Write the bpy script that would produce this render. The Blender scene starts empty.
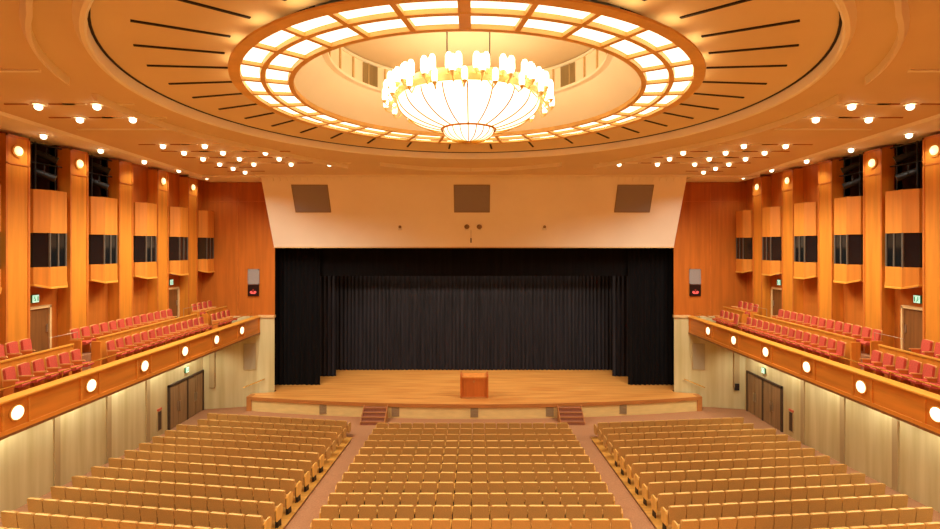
import bpy, math, random
from mathutils import Vector, Matrix
random.seed(7)
PI = math.pi
S = bpy.context.scene
COL = S.collection

# ------------------------------------------------------------------ camera
F_PX = 505.0
cam_d = bpy.data.cameras.new('camera')
cam = bpy.data.objects.new('camera', cam_d)
COL.objects.link(cam)
CAMZ = 9.85
cam.location = (0, 0, CAMZ)
cam.rotation_euler = (PI / 2, 0, 0)
cam_d.sensor_width = 36
cam_d.lens = 36 * F_PX / 940
cam_d.shift_x = -(474.3 - 470) / 940
cam_d.shift_y = (245.5 - 264.5) / 940
cam_d.clip_end = 200
S.camera = cam
# ------------------------------------------------------------------ world, exposure
w = bpy.data.worlds.new('world')
S.world = w
w.use_nodes = True
w.node_tree.nodes['Background'].inputs[0].default_value = (1, 0.75, 0.5, 1)
w.node_tree.nodes['Background'].inputs[1].default_value = 0.02
vs = S.view_settings
vs.view_transform = 'Standard'
vs.look = 'None'
vs.gamma = 1
vs.use_curve_mapping = False
vs.exposure = -0.6
S.cycles.use_denoising = True
S.cycles.max_bounces = 8
S.cycles.diffuse_bounces = 5
S.cycles.caustics_reflective = False
S.cycles.caustics_refractive = False
# lamp levels
WARM = (1.0, 0.97, 0.83)
P_DOWN = 560      # house downlights
P_REAR = 1500      # added rear lamps, unseen
P_WALLTOP = 110    # downlights in front of the pilasters
P_UNDER = 290       # lights below the balconies
E_COFFER = 3.4
E_BOWL = 3.2
E_CANDLE = 6.0
E_COVE = 13.0
E_SCONCE = 2.8
P_BATTEN = 1000


# ------------------------------------------------------------------ materials
def lin(c):
    return tuple(((v / 255) / 12.92 if v / 255 <= .04045 else ((v / 255 + .055) / 1.055) ** 2.4) for v in c)


def mat(name, rgb, rough=.6, metal=0, var=.12, scale=(3, 3, 3), spec=.4, bump=0, detail=3, rgb2=None):
    m = bpy.data.materials.new(name)
    m.use_nodes = True
    nt = m.node_tree
    b = nt.nodes['Principled BSDF']
    b.inputs['Roughness'].default_value = rough
    b.inputs['Metallic'].default_value = metal
    b.inputs['Specular IOR Level'].default_value = spec
    tc = nt.nodes.new('ShaderNodeTexCoord')
    mp = nt.nodes.new('ShaderNodeMapping')
    mp.inputs['Scale'].default_value = scale
    no = nt.nodes.new('ShaderNodeTexNoise')
    no.inputs['Scale'].default_value = 1
    no.inputs['Detail'].default_value = detail
    cr = nt.nodes.new('ShaderNodeValToRGB')
    c = lin(rgb)
    if rgb2 is None:
        a = tuple(v * (1 - var) for v in c)
        d = tuple(min(1, v * (1 + var)) for v in c)
    else:
        a, d = c, lin(rgb2)
    cr.color_ramp.elements[0].position = .3
    cr.color_ramp.elements[1].position = .7
    cr.color_ramp.elements[0].color = (*a, 1)
    cr.color_ramp.elements[1].color = (*d, 1)
    nt.links.new(tc.outputs['Object'], mp.inputs[0])
    nt.links.new(mp.outputs[0], no.inputs['Vector'])
    nt.links.new(no.outputs['Fac'], cr.inputs[0])
    nt.links.new(cr.outputs[0], b.inputs['Base Color'])
    if bump:
        bp = nt.nodes.new('ShaderNodeBump')
        bp.inputs['Strength'].default_value = bump
        bp.inputs['Distance'].default_value = .02
        nt.links.new(no.outputs['Fac'], bp.inputs['Height'])
        nt.links.new(bp.outputs[0], b.inputs['Normal'])
    return m


def emis(name, rgb, strength):
    m = bpy.data.materials.new(name)
    m.use_nodes = True
    nt = m.node_tree
    b = nt.nodes['Principled BSDF']
    b.inputs['Base Color'].default_value = (.8, .75, .6, 1) if min(rgb) > .2 else (.05, .02, .02, 1)
    b.inputs['Emission Color'].default_value = (*rgb, 1)
    b.inputs['Emission Strength'].default_value = strength
    return m


M = {}
M['panel'] = mat('orange_wood_panelling', (208, 130, 42), .38, scale=(5, 5, .35), var=.16, detail=6)
M['panel_deep'] = mat('shaded_wood_panelling', (186, 104, 36), .38, scale=(5, 5, .35), var=.14, detail=6)  # deeper than panel: the dimmer light on the front walls is in the colour
M['booth'] = mat('light_orange_wood', (208, 128, 44), .4, scale=(6, 6, .3), var=.12, detail=6)
M['stripe'] = mat('wood_trim', (196, 112, 42), .4, scale=(2, 2, 2))
M['darkwood'] = mat('dark_recess_wood', (74, 46, 30), .6, scale=(4, 4, .5), var=.3)
M['parapet'] = mat('parapet_wood', (204, 126, 44), .35, scale=(4, .4, 4), var=.15, detail=6)
M['ledge'] = mat('golden_ledge_wood', (216, 152, 58), .3, scale=(6, .5, 4), var=.12)
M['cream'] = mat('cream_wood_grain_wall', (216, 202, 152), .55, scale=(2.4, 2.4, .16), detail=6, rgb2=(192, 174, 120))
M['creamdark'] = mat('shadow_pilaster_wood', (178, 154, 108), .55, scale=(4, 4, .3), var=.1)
M['header'] = mat('ivory_plaster', (252, 242, 218), .7, scale=(.4, .4, .4), var=.03)
M['ceil'] = mat('tan_ceiling_plaster', (226, 200, 158), .75, scale=(.25, .25, .25), var=.05)
M['ceilpanel'] = mat('amber_ceiling_panel', (232, 206, 158), .7, scale=(.3, .3, .3), var=.05)
M['ceillight'] = mat('lit_ceiling_moulding', (250, 240, 216), .65, scale=(.5, .5, .5), var=.04)  # paler than ceil: highlights on the lit mouldings are put into the colour
M['ringwood'] = mat('ring_frame_wood', (232, 184, 104), .5, scale=(2, 2, 2), var=.1)
M['coffer'] = mat('coffer_cream', (244, 220, 170), .6, var=.03)
M['dome'] = mat('dome_plaster', (250, 238, 208), .75, scale=(.4, .4, .4), var=.04)
M['slot'] = mat('dark_air_slot', (40, 26, 16), .7, var=.2)
M['carpet'] = mat('rose_brown_carpet', (168, 120, 84), .95, scale=(20, 20, 20), var=.14, spec=.1, detail=6)
M['deck'] = mat('golden_floor_boards', (206, 150, 66), .5, scale=(.6, 8, 4), var=.15)
M['stage'] = mat('stage_floor_boards', (226, 164, 86), .36, scale=(.35, 5.5, 1), detail=7, rgb2=(194, 122, 54))
M['stageedge'] = mat('red_brown_stage_edge', (176, 112, 54), .4, scale=(1, 4, 4), var=.12)
M['stagefront'] = mat('gold_stage_front', (220, 190, 124), .5, scale=(1.5, 1.5, 6), var=.07)
M['seat'] = mat('golden_tan_upholstery', (192, 145, 78), .75, scale=(30, 30, 30), var=.1, spec=.2, bump=.15)
M['seatwood'] = mat('golden_seat_wood', (222, 168, 78), .35, scale=(6, 6, 1.5), var=.14)
M['seatedge'] = mat('lit_seat_edge', (236, 190, 110), .5, var=.05)  # light catching the tops of the seat backs, put into the colour
M['dark'] = mat('dark_steel', (46, 34, 26), .5, .3, var=.15)
M['red'] = mat('red_upholstery', (190, 80, 60), .75, scale=(26, 26, 26), var=.12, spec=.2, bump=.15)
M['redshell'] = mat('beech_seat_shell', (220, 166, 96), .4, scale=(5, 5, 1), var=.12)
M['black'] = mat('black_velvet_lit', (43, 42, 48), .9, scale=(6, 6, .3), var=.3, spec=.15)  # greyer than blackleg: lamplight on the rear cloths is in the colour
M['blackleg'] = mat('black_velvet_unlit', (19, 17, 18), .95, scale=(6, 6, .3), var=.25, spec=.1)  # same cloth without light: the shade is painted in as a darker tone
M['void'] = mat('black_stage_wall', (14, 12, 12), .95, var=.1, spec=.05)
M['grille'] = mat('grey_speaker_cloth', (152, 142, 136), .85, scale=(60, 60, 60), var=.18, spec=.1)
M['palegrille'] = mat('pale_grey_speaker_cloth', (176, 162, 130), .85, scale=(60, 60, 60), var=.12, spec=.1)
M['ventdark'] = mat('brown_grille', (150, 124, 88), .8, scale=(40, 40, 40), var=.2)
M['glass'] = mat('dark_booth_glass', (22, 22, 22), .08, var=.2, spec=.6)
M['mullion'] = mat('grey_window_bar', (108, 98, 84), .4, .4, var=.1)
M['blackmetal'] = mat('black_spotlight_metal', (22, 20, 20), .5, 0, var=.2)
M['lens'] = mat('grey_spotlight_lens', (150, 140, 130), .1, var=.1, spec=.8)
M['doorwood'] = mat('brown_door_wood', (124, 78, 36), .45, scale=(8, 8, .6), var=.22, detail=6)
M['doorgrey'] = mat('grey_brown_door', (146, 116, 78), .45, scale=(9, 9, .5), var=.22, detail=6)
M['doorframe'] = mat('pale_door_frame', (222, 186, 128), .45, var=.06)
M['dframe'] = mat('dark_door_frame', (70, 52, 38), .5, var=.15)
M['steel'] = mat('brushed_steel', (190, 176, 150), .3, .8, var=.06)
M['brass'] = mat('polished_brass', (232, 178, 70), .25, .75, var=.08)
M['gold'] = mat('pale_gilt', (252, 224, 144), .4, .1, var=.06)
M['podium'] = mat('lectern_wood', (184, 98, 38), .35, scale=(5, 5, .5), var=.14, detail=5)
M['steps'] = mat('rose_step_carpet', (142, 90, 66), .95, scale=(20, 20, 20), var=.12, spec=.1)
M['redlabel'] = mat('red_hydrant_label', (206, 104, 74), .5, var=.05)
M['signbox'] = mat('dark_sign_case', (36, 14, 10), .4, var=.1)
M['signgreen'] = mat('green_sign_case', (70, 130, 90), .4, var=.05)
M['whiteplate'] = mat('white_plate', (230, 225, 205), .5, var=.03)
E = {}
E['coffer'] = emis('coffer_light', (1, .93, .68), E_COFFER)
E['bowl'] = emis('bowl_light', (1, .94, .74), E_BOWL)
E['candle'] = emis('candle_light', (1, .89, .64), E_CANDLE)
E['cove'] = emis('cove_light', (1, .82, .48), E_COVE)
E['sconce'] = emis('sconce_light', (1, .86, .52), E_SCONCE)
E['wall_lamp'] = emis('wall_lamp_light', (1, .80, .38), 2.0)
E['down'] = emis('downlight_lens', (1, .88, .6), 6)
E['exit'] = emis('exit_sign_panel', (.45, 1, .72), 1.5)
E['exitgreen'] = emis('exit_sign_green', (.02, .42, .2), .8)
E['led'] = emis('led_red', (1, .02, .02), .5)
E['ledpink'] = emis('led_pink', (1, .10, .08), 2.0)


# ------------------------------------------------------------------ mesh helpers
class MB:
    def __init__(self):
        self.v, self.f = [], []

    def add(self, vs, fs):
        n = len(self.v)
        self.v += [tuple(p) for p in vs]
        self.f += [tuple(i + n for i in f) for f in fs]
        return self

    def box(self, x0, x1, y0, y1, z0, z1, mx=None):
        p = [(x, y, z) for z in (z0, z1) for y in (y0, y1) for x in (x0, x1)]
        if mx is not None:
            p = [mx @ Vector(q) for q in p]
        return self.add(p, [(0, 2, 3, 1), (4, 5, 7, 6), (0, 1, 5, 4), (2, 6, 7, 3), (0, 4, 6, 2), (1, 3, 7, 5)])

    def prism(self, poly, a0, a1, axis='z', mx=None):
        """poly of 2D points swept from a0 to a1 along axis (x: (y,z); y: (x,z); z: (x,y))"""
        def P(u, v, a):
            return {'x': (a, u, v), 'y': (u, a, v), 'z': (u, v, a)}[axis]
        n = len(poly)
        p = [P(u, v, a0) for u, v in poly] + [P(u, v, a1) for u, v in poly]
        if mx is not None:
            p = [mx @ Vector(q) for q in p]
        fs = [tuple(range(n - 1, -1, -1)), tuple(range(n, 2 * n))]
        fs += [(i, (i + 1) % n, n + (i + 1) % n, n + i) for i in range(n)]
        return self.add(p, fs)

    def lathe(self, prof, n=48, a0=0, a1=2 * PI, c=(0, 0, 0), closed=True):
        full = abs(a1 - a0 - 2 * PI) < 1e-6
        k = n if full else n + 1
        p = []
        for i in range(k):
            a = a0 + (a1 - a0) * i / n
            for r, z in prof:
                p.append((c[0] + r * math.cos(a), c[1] + r * math.sin(a), c[2] + z))
        m = len(prof)
        fs = []
        for i in range(n):
            j = (i + 1) % k
            for q in range(m if closed else m - 1):
                t = (q + 1) % m
                fs.append((i * m + q, j * m + q, j * m + t, i * m + t))
        if not full and closed:
            fs.append(tuple(range(m - 1, -1, -1)))
            fs.append(tuple((k - 1) * m + q for q in range(m)))
        return self.add(p, fs)

    def tube(self, pts, r, n=8):
        pts = [Vector(p) for p in pts]
        P = []
        for i, p in enumerate(pts):
            d = (pts[min(i + 1, len(pts) - 1)] - pts[max(i - 1, 0)]).normalized()
            up = Vector((0, 0, 1)) if abs(d.z) < .9 else Vector((1, 0, 0))
            u = d.cross(up).normalized()
            v = u.cross(d)
            rr = r[i] if isinstance(r, (list, tuple)) else r
            for k in range(n):
                a = 2 * PI * k / n
                P.append(p + u * math.cos(a) * rr + v * math.sin(a) * rr)
        L = len(pts)
        fs = [(i * n + k, i * n + (k + 1) % n, (i + 1) * n + (k + 1) % n, (i + 1) * n + k) for i in range(L - 1) for k in range(n)]
        fs += [tuple(range(n - 1, -1, -1)), tuple((L - 1) * n + k for k in range(n))]
        return self.add(P, fs)

    def disc(self, c, axis, r, t, n=24, ry=None):
        """short cylinder along axis vector"""
        axis = Vector(axis).normalized()
        c = Vector(c)
        up = Vector((0, 0, 1)) if abs(axis.z) < .9 else Vector((1, 0, 0))
        u = axis.cross(up).normalized()
        v = u.cross(axis)
        ry = ry or r
        ring = [u * math.cos(2 * PI * k / n) * r + v * math.sin(2 * PI * k / n) * ry for k in range(n)]
        P = [c + q for q in ring] + [c + axis * t + q for q in ring]
        fs = [tuple(range(n - 1, -1, -1)), tuple(range(n, 2 * n))] + [(k, (k + 1) % n, n + (k + 1) % n, n + k) for k in range(n)]
        return self.add(P, fs)

    def dome(self, c, axis, r, h, n=20, m=5):
        axis = Vector(axis).normalized()
        c = Vector(c)
        up = Vector((0, 0, 1)) if abs(axis.z) < .9 else Vector((1, 0, 0))
        u = axis.cross(up).normalized()
        v = u.cross(axis)
        P = []
        for j in range(m):
            t = j / m * PI / 2
            for k in range(n):
                a = 2 * PI * k / n
                P.append(c + (u * math.cos(a) + v * math.sin(a)) * r * math.cos(t) + axis * h * math.sin(t))
        P.append(c + axis * h)
        fs = [tuple(range(n - 1, -1, -1))]
        for j in range(m - 1):
            for k in range(n):
                fs.append((j * n + k, j * n + (k + 1) % n, (j + 1) * n + (k + 1) % n, (j + 1) * n + k))
        for k in range(n):
            fs.append(((m - 1) * n + k, (m - 1) * n + (k + 1) % n, m * n))
        return self.add(P, fs)

    def mesh(self, name, m):
        me = bpy.data.meshes.new(name)
        me.from_pydata(self.v, [], self.f)
        me.materials.append(m)
        me.validate()
        import bmesh
        bm = bmesh.new()
        bm.from_mesh(me)
        bmesh.ops.recalc_face_normals(bm, faces=bm.faces)
        bm.to_mesh(me)
        bm.free()
        return me

    def build(self, name, m, parent=None, smooth=False, bevel=0):
        me = self.mesh(name, m)
        if smooth:
            for p in me.polygons:
                p.use_smooth = True
        o = bpy.data.objects.new(name, me)
        COL.objects.link(o)
        if parent:
            o.parent = parent
        if bevel:
            b = o.modifiers.new('edge', 'BEVEL')
            b.width = bevel
            b.segments = 2
            b.limit_method = 'ANGLE'
        if smooth:
            me.set_sharp_from_angle(angle=math.radians(40))
        return o


def tag(o, label=None, cat=None, group=None, kind=None):
    if label:
        o['label'] = label
    if cat:
        o['category'] = cat
    if group:
        o['group'] = group
    if kind:
        o['kind'] = kind
    return o


def empty(name, loc=(0, 0, 0), rz=0, **k):
    o = bpy.data.objects.new(name, None)
    o.empty_display_size = .2
    COL.objects.link(o)
    o.location = loc
    o.rotation_euler = (0, 0, rz)
    return tag(o, **k)


def copy_tree(o, parent=None):
    c = o.copy()
    COL.objects.link(c)
    if parent:
        c.parent = parent
    for ch in list(o.children):
        copy_tree(ch, c)
    return c


def struct(name, mb, m, parent=None, **k):
    o = mb.build(name, m, parent, **k)
    if parent is None:
        o['kind'] = 'structure'
    return o


ORD = ['', 'first', 'second', 'third', 'fourth', 'fifth', 'sixth', 'seventh', 'eighth', 'ninth', 'tenth', 'eleventh',
       'twelfth', 'thirteenth', 'fourteenth', 'fifteenth', 'sixteenth']
SIDES = ((-1, 'left'), (1, 'right'))
STZ = .85            # stage height
CZ = 13.85           # main ceiling
WX = 16.3            # pilaster faces, lower side walls
BW = 16.8            # upper wall between pilasters
FRONT = 31.15        # wall beside the stage
SLOPE = .064
RING = (-.17, 14.0)
RIGHT_SHIFT = .17     # the right side wall's bays sit a little nearer than the left wall's


def floor_z(y):
    return max(0.0, SLOPE * (25.4 - y))


# ------------------------------------------------------------------ floor
BACK = -7.0
fl = MB()
fl.add([(-17, BACK, floor_z(BACK)), (17, BACK, floor_z(BACK)), (17, 25.4, 0), (-17, 25.4, 0), (17, 31.6, 0), (-17, 31.6, 0)],
       [(0, 1, 2, 3), (3, 2, 4, 5)])
fl.add([(-17, BACK, -.3), (17, BACK, -.3), (17, 31.6, -.3), (-17, 31.6, -.3)], [(3, 2, 1, 0)])
floor = struct('floor', fl, M['carpet'])


def deck(poly, name='floor_boards'):
    m = MB()
    n = len(poly)
    top = [(x, y, floor_z(y) + .035) for x, y in poly]
    bot = [(x, y, floor_z(y) - .02) for x, y in poly]
    m.add(top + bot, [tuple(range(n))] + [(i, n + i, n + (i + 1) % n, (i + 1) % n) for i in range(n)])
    return m.build(name, M['deck'], floor)


deck([(-5.0, 5), (4.8, 5), (4.8, 25.4), (-5.0, 25.4)])
for s, nm in SIDES:
    xe = 6.24 if s < 0 else 5.96
    deck([(s * xe, 5), (s * 15.0, 5), (s * 15.0, 27.2), (s * xe, 25.85)])
    e = MB()
    V = [(s * (xe - q), y, z + h) for h in (-.05, .05) for y, z in ((5, floor_z(5)), (25.4, 0)) for q in (0, .03)]
    e.add(V, [(0, 1, 3, 2), (4, 6, 7, 5), (0, 4, 5, 1), (2, 3, 7, 6), (0, 2, 6, 4), (1, 5, 7, 3)])
    e.build('edge_strip', M['doorwood'], floor)

# ------------------------------------------------------------------ walls
PIL0, PSTEP = 18.03, 2.8
PILS = [PIL0 + PSTEP * k for k in range(-2, 5)]
for s, nm in SIDES:
    def X(a, b):
        return (min(s * a, s * b), max(s * a, s * b))
    # lower wall
    m = MB().box(*X(WX, WX + .3), BACK, 30.6, -.3, 4.5)
    wl = struct('wall_lower_' + nm, m, M['cream'])
    for d in (14.1, 16.9, 19.7, 22.5, 25.2):
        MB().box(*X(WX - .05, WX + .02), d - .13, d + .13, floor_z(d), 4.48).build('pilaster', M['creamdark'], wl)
    # upper wall in bays
    m = MB()
    m.box(*X(BW, BW + .3), BACK, PILS[0] - .5, 4.0, 14.2)
    for k, p in enumerate(PILS):
        nxt = PILS[k + 1] if k + 1 < len(PILS) else FRONT + .9
        recess = k in (1, 2, 3)
        zt = 11.7 if recess else 14.2
        m.box(*X(BW, BW + .3), p - .5, nxt - .5, 4.0, zt)
        if recess:
            m.box(*X(BW, BW + .3), p - .5, p + .5, 11.7, 14.2)
    wu = struct('wall_' + nm, m, M['panel_deep'])
    for k in (1, 2, 3):
        r = MB()
        a, b = PILS[k] + .5, PILS[k + 1] - .5
        r.box(*X(BW + 1.0, BW + 1.1), a - .1, b + .1, 11.6, 14.2)
        r.box(*X(BW, BW + 1.05), a - .1, a - .0, 11.6, 14.2)
        r.box(*X(BW, BW + 1.05), b, b + .1, 11.6, 14.2)
        r.box(*X(BW, BW + 1.05), a - .1, b + .1, 11.5, 11.62)
        r.box(*X(BW, BW + 1.05), a - .1, b + .1, 14.1, 14.2)
        r.build('recess', M['darkwood'], wu)
    for k, p in enumerate(PILS):
        body = MB().box(*X(WX, BW), p - .48, p + .48, 4.0, 13.76)
        pl = body.build('pilaster', M['panel'], wu, bevel=.012)
        fr = MB()
        for z0, z1 in ((12.72, 12.78), (13.68, 13.76)):
            fr.box(*X(WX - .025, WX), p - .48, p + .48, z0, z1)
        for a in (-.48, .40):
            fr.box(*X(WX - .025, WX), p + a, p + a + .08, 5.0, 13.76)
        fr.build('frame', M['stripe'], pl)

    # wall facing the hall beside the stage, upper and lower
    m = MB().prism([(s * 12.3, FRONT), (s * 17.1, FRONT), (s * 17.1, FRONT + .3), (s * 12.45, FRONT + .3)], 5.5, 14.2)
    wf = struct('wall_front_' + nm, m, M['panel_deep'])
    b = MB()
    for xa in (14.55,):
        b.box(*X(xa, xa + .05), FRONT - .03, FRONT, 5.6, 13.7)
    b.box(*X(12.3, 16.3), FRONT - .03, FRONT, 12.55, 12.6)
    b.build('batten', M['stripe'], wf)
    m = MB().prism([(s * 16.6, 30.35), (s * 16.3, 30.35), (s * 13.3, FRONT - .1), (s * 12.3, FRONT - .05), (s * 12.45, FRONT + .3), (s * 16.6, FRONT + .3)], -.3, 5.5)
    wlf = struct('wall_front_lower_' + nm, m, M['cream'])
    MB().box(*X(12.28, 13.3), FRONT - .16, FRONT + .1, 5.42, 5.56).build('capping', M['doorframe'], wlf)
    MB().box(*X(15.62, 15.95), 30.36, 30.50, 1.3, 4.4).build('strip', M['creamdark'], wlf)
    # door surround behind the apron
m = MB().box(-17.2, 17.2, BACK - .3, BACK, -.5, 14.3)
struct('wall_back', m, M['panel_deep'])

# ------------------------------------------------------------------ ceiling
NSEG = 120
R_HOLE = 8.4
cx, cy = RING


def edge_x(y):
    return 14.2 + (min(y, FRONT) - 15.1) * .1 if y > 5 else 13.2


def rect_hit(a):
    """where a ray from the ring centre meets the trapezoid's outline"""
    dx, dy = math.cos(a), math.sin(a)
    t = 1e9
    for y in (BACK, 29.6):
        if abs(dy) > 1e-9 and (y - cy) / dy > 0:
            t = min(t, (y - cy) / dy)
    lo, hi = 0, t
    if abs(cx + dx * t) > edge_x(cy + dy * t):
        for _ in range(50):
            mid = (lo + hi) / 2
            if abs(cx + dx * mid) > edge_x(cy + dy * mid):
                hi = mid
            else:
                lo = mid
        t = lo
    return cx + dx * t, cy + dy * t


m = MB()
v = []
for i in range(NSEG):
    a = 2 * PI * i / NSEG
    x, y = cx + R_HOLE * math.cos(a), cy + R_HOLE * math.sin(a)
    X2, Y2 = rect_hit(a)
    v += [(x, y, CZ), (X2, Y2, CZ), (X2, Y2, CZ + .22), (x, y, CZ + .16)]
f = []
for i in range(NSEG):
    j = (i + 1) % NSEG
    f += [(4 * i, 4 * j, 4 * j + 1, 4 * i + 1), (4 * i + 1, 4 * j + 1, 4 * j + 2, 4 * i + 2), (4 * i + 3, 4 * j + 3, 4 * j, 4 * i)]
m.add(v, f)
ceiling = struct('ceiling', m, M['ceil'])
# higher strip of ceiling along the side walls and above all
MB().box(-18, 18, BACK - .3, FRONT + .4, CZ + .35, CZ + .45).add([], []) if False else None
for s, nm in SIDES:
    m = MB()
    x0, x1 = sorted((s * 12.5, s * 17.2))
    m.box(x0, x1, BACK - .2, FRONT + .3, CZ + .04, CZ + .3)
    m.build('side_strip', M['ceillight'], ceiling)
    x0, x1 = sorted((s * 12.45, s * 16.25))
    MB().box(x0, x1, 28.7, FRONT - .04, CZ - .1, CZ + .19).build('washed_corner_panel', M['ceillight'], ceiling)  # light washing this corner is put into the pale colour
    V = []
    for y in (5.2, 29.6):
        x = edge_x(y)
        V += [(s * (x - .12), y, CZ + .02), (s * x, y, CZ - .09), (s * (x + .05), y, CZ - .09), (s * (x + .05), y, CZ + .05)]
    MB().add(V, [(0, 1, 5, 4), (1, 2, 6, 5), (2, 3, 7, 6), (3, 0, 4, 7), (0, 3, 2, 1), (4, 5, 6, 7)]).build('edge_moulding', M['ceillight'], ceiling)
    # transverse mouldings
    for d, a, b in ((11.5, 9.9, 13.7), (17.3, 10.3, 13.6)):
        xa, xb = sorted((s * a, s * b))
        MB().box(xa, xb, d - .05, d + .05, CZ - .04, CZ + .01).build('moulding', M['ceillight'], ceiling)
# amber panels round the ring, R 6.2 .. 8.4
def panel_z(R):
    return .12 + (R_HOLE - R) * .075


m = MB().lathe([(5.6, panel_z(5.6)), (R_HOLE + .02, .12), (R_HOLE + .02, .2), (5.6, .42)], NSEG, c=(cx, cy, CZ))
m.build('panel_ring', M['ceilpanel'], ceiling)
# rounded lip at the big circle and dark shadow gap
pr = [(R_HOLE - .01, .13), (R_HOLE - .01, -.13), (R_HOLE + .03, -.16), (R_HOLE + .10, -.15), (R_HOLE + .2, .005)]
MB().lathe(pr, NSEG, c=(cx, cy, CZ), closed=True).build('lip', M['ceillight'], ceiling)
MB().lathe([(R_HOLE - .06, .105), (R_HOLE - .012, .105), (R_HOLE - .012, .14), (R_HOLE - .06, .14)], NSEG, c=(cx, cy, CZ)).build('gap', M['slot'], ceiling)
SLOTS = [6.8, 20, 32.5, 44, 53.5, 62.5, 71, 79.5, 88.5, 97.5, 107.5, 117, 127, 138, 149, 161, 173]
for a in SLOTS + [-q for q in SLOTS]:
    mx = Matrix.Translation((cx, cy, CZ)) @ Matrix.Rotation(math.radians(90 - a), 4, 'Z')
    q = MB()
    V = [(R, y, panel_z(R) + z) for z in (-.025, .005) for R in (6.05, 7.75) for y in (-.035, .035)]
    q.add([mx @ Vector(v) for v in V], [(0, 1, 3, 2), (4, 6, 7, 5), (0, 4, 5, 1), (2, 3, 7, 6), (0, 2, 6, 4), (1, 5, 7, 3)])
    q.build('air_slot', M['slot'], ceiling)


def arc(pts, wid=.16, h=.2):
    """raised moulding along (radius, angle in degrees) points round the ring centre"""
    P = []
    for (ra, aa), (rb, ab) in zip(pts[:-1], pts[1:]):
        n = max(3, int(abs(ab - aa) / 2.5))
        P += [(ra + (rb - ra) * k / n, aa + (ab - aa) * k / n) for k in range(n)]
    P.append(pts[-1])
    V, F = [], []
    for R, a in P:
        a = math.radians(a)
        for rr, z in ((R, -h), (R + wid * .5, -h * .8), (R + wid, .005), (R, .005)):
            V.append((cx + rr * math.cos(a), cy + rr * math.sin(a), CZ + z))
    for k in range(len(P) - 1):
        for q in range(4):
            F.append((4 * k + q, 4 * k + 4 + q, 4 * k + 4 + (q + 1) % 4, 4 * k + (q + 1) % 4))
    F += [(0, 1, 2, 3), tuple(4 * len(P) - 4 + q for q in (3, 2, 1, 0))]
    MB().add(V, F).build('arc_moulding', M['ceillight'], ceiling)


# broken petal edges of the outer circle (angle 90 = towards the stage)
for mirror in (False, True):
    for pts in ([(9.0, -75), (9.1, -38), (9.65, -12)], [(9.8, -4), (10.4, 26), (10.75, 40), (11.6, 52), (12.5, 61)], [(11.1, 67), (11.8, 80), (12.0, 89.9)]):
        arc([(R, 180 - a) for R, a in pts] if mirror else pts)
# fluted cornice above the header
for k in range(2):
    MB().box(-12.4, 12.4, 28.5 + k * .35, 28.62 + k * .35, CZ - .06, CZ).build('moulding', M['ceillight'], ceiling)

# dome above the ring
m = MB().lathe([(4.62, .05), (3.9, 1.0), (3.9, 1.05), (4.75, .12)], 72, c=(cx, cy, CZ))
m.build('dome_cove', M['dome'], ceiling, smooth=True)
MB().lathe([(3.9, 1.0), (3.74, 1.02), (3.74, 1.10), (3.95, 1.12)], 72, c=(cx, cy, CZ)).build('dome_ledge', M['ceillight'], ceiling, smooth=True)
MB().lathe([(3.98, 1.1), (3.98, 2.0), (4.05, 2.0), (4.05, 1.1)], 72, c=(cx, cy, CZ)).build('dome_drum', M['dome'], ceiling, smooth=True)
MB().lathe([(3.98, 1.86), (3.9, 1.86), (3.9, 1.93), (3.98, 1.93)], 72, c=(cx, cy, CZ)).build('dome_moulding', M['ceillight'], ceiling, smooth=True)
MB().lathe([(0, 2.0), (4.05, 1.98), (4.05, 2.05), (0, 2.05)], 72, c=(cx, cy, CZ), closed=False).build('dome_top', M['ceil'], ceiling)
for k in range(36):
    a = 2 * PI * (k + .5) / 36
    mx = Matrix.Translation((cx, cy, CZ)) @ Matrix.Rotation(a, 4, 'Z')
    MB().box(3.93, 3.99, -.025, .025, 1.1, 1.9, mx).build('dome_post', M['doorframe'], ceiling)
for a in (36, 144, 216, 324, 90, 270):
    g = MB()
    for q in range(-6, 7):
        mx = Matrix.Translation((cx, cy, CZ)) @ Matrix.Rotation(math.radians(a + q * .7), 4, 'Z')
        g.box(3.93, 3.99, -.013, .013, 1.14, 1.84, mx)
    g.build('dome_grille', M['creamdark'], ceiling)

# ------------------------------------------------------------------ ring light
ring = empty('ring_light', (cx, cy, CZ), 0,
             label='huge wooden ring of two rows of glowing coffers around the chandelier dome', cat='ceiling light')
NB = 30
fr = MB()
for r0, r1, zt in ((4.56, 4.68, .30), (5.20, 5.31, .13), (5.74, 5.99, .24)):
    fr.lathe([(r0, 0), (r1, 0), (r1, .05 if r0 > 5.5 else zt), (r0, .07 if r0 > 5.5 else zt)], 120)
frame = fr.build('frame', M['ringwood'], ring)
for k in range(NB):
    a = 2 * PI * k / NB + PI / 2
    mx = Matrix.Rotation(a, 4, 'Z')
    wd = .11 if k % 15 == 0 else .055
    MB().box(4.66, 5.78, -wd, wd, .004, .13, mx).build('rib', M['ringwood'], ring)
back = MB().lathe([(4.66, .11), (5.78, .11), (5.78, .14), (4.66, .14)], 120).build('coffer_back', M['coffer'], ring)
for row, (r0, r1) in enumerate(((4.70, 5.18), (5.33, 5.72))):
    for k in range(NB):
        a0 = 2 * PI * (k + .05) / NB + PI / 2
        a1 = 2 * PI * (k + .95) / NB + PI / 2
        MB().lathe([(r0, .085), (r1, .085), (r1, .115), (r0, .115)], 4, a0, a1).build('diffuser', E['coffer'], ring)
# cove lamp on top of the ring's outer rim, lighting the amber panels
for k in range(NB):
    a = 2 * PI * (k + .5) / NB + PI / 2
    mx = Matrix.Rotation(a, 4, 'Z')
    MB().box(5.82, 5.88, -.28, .28, .055, .095, mx).build('cove_lamp', E['cove'], ring)

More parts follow.
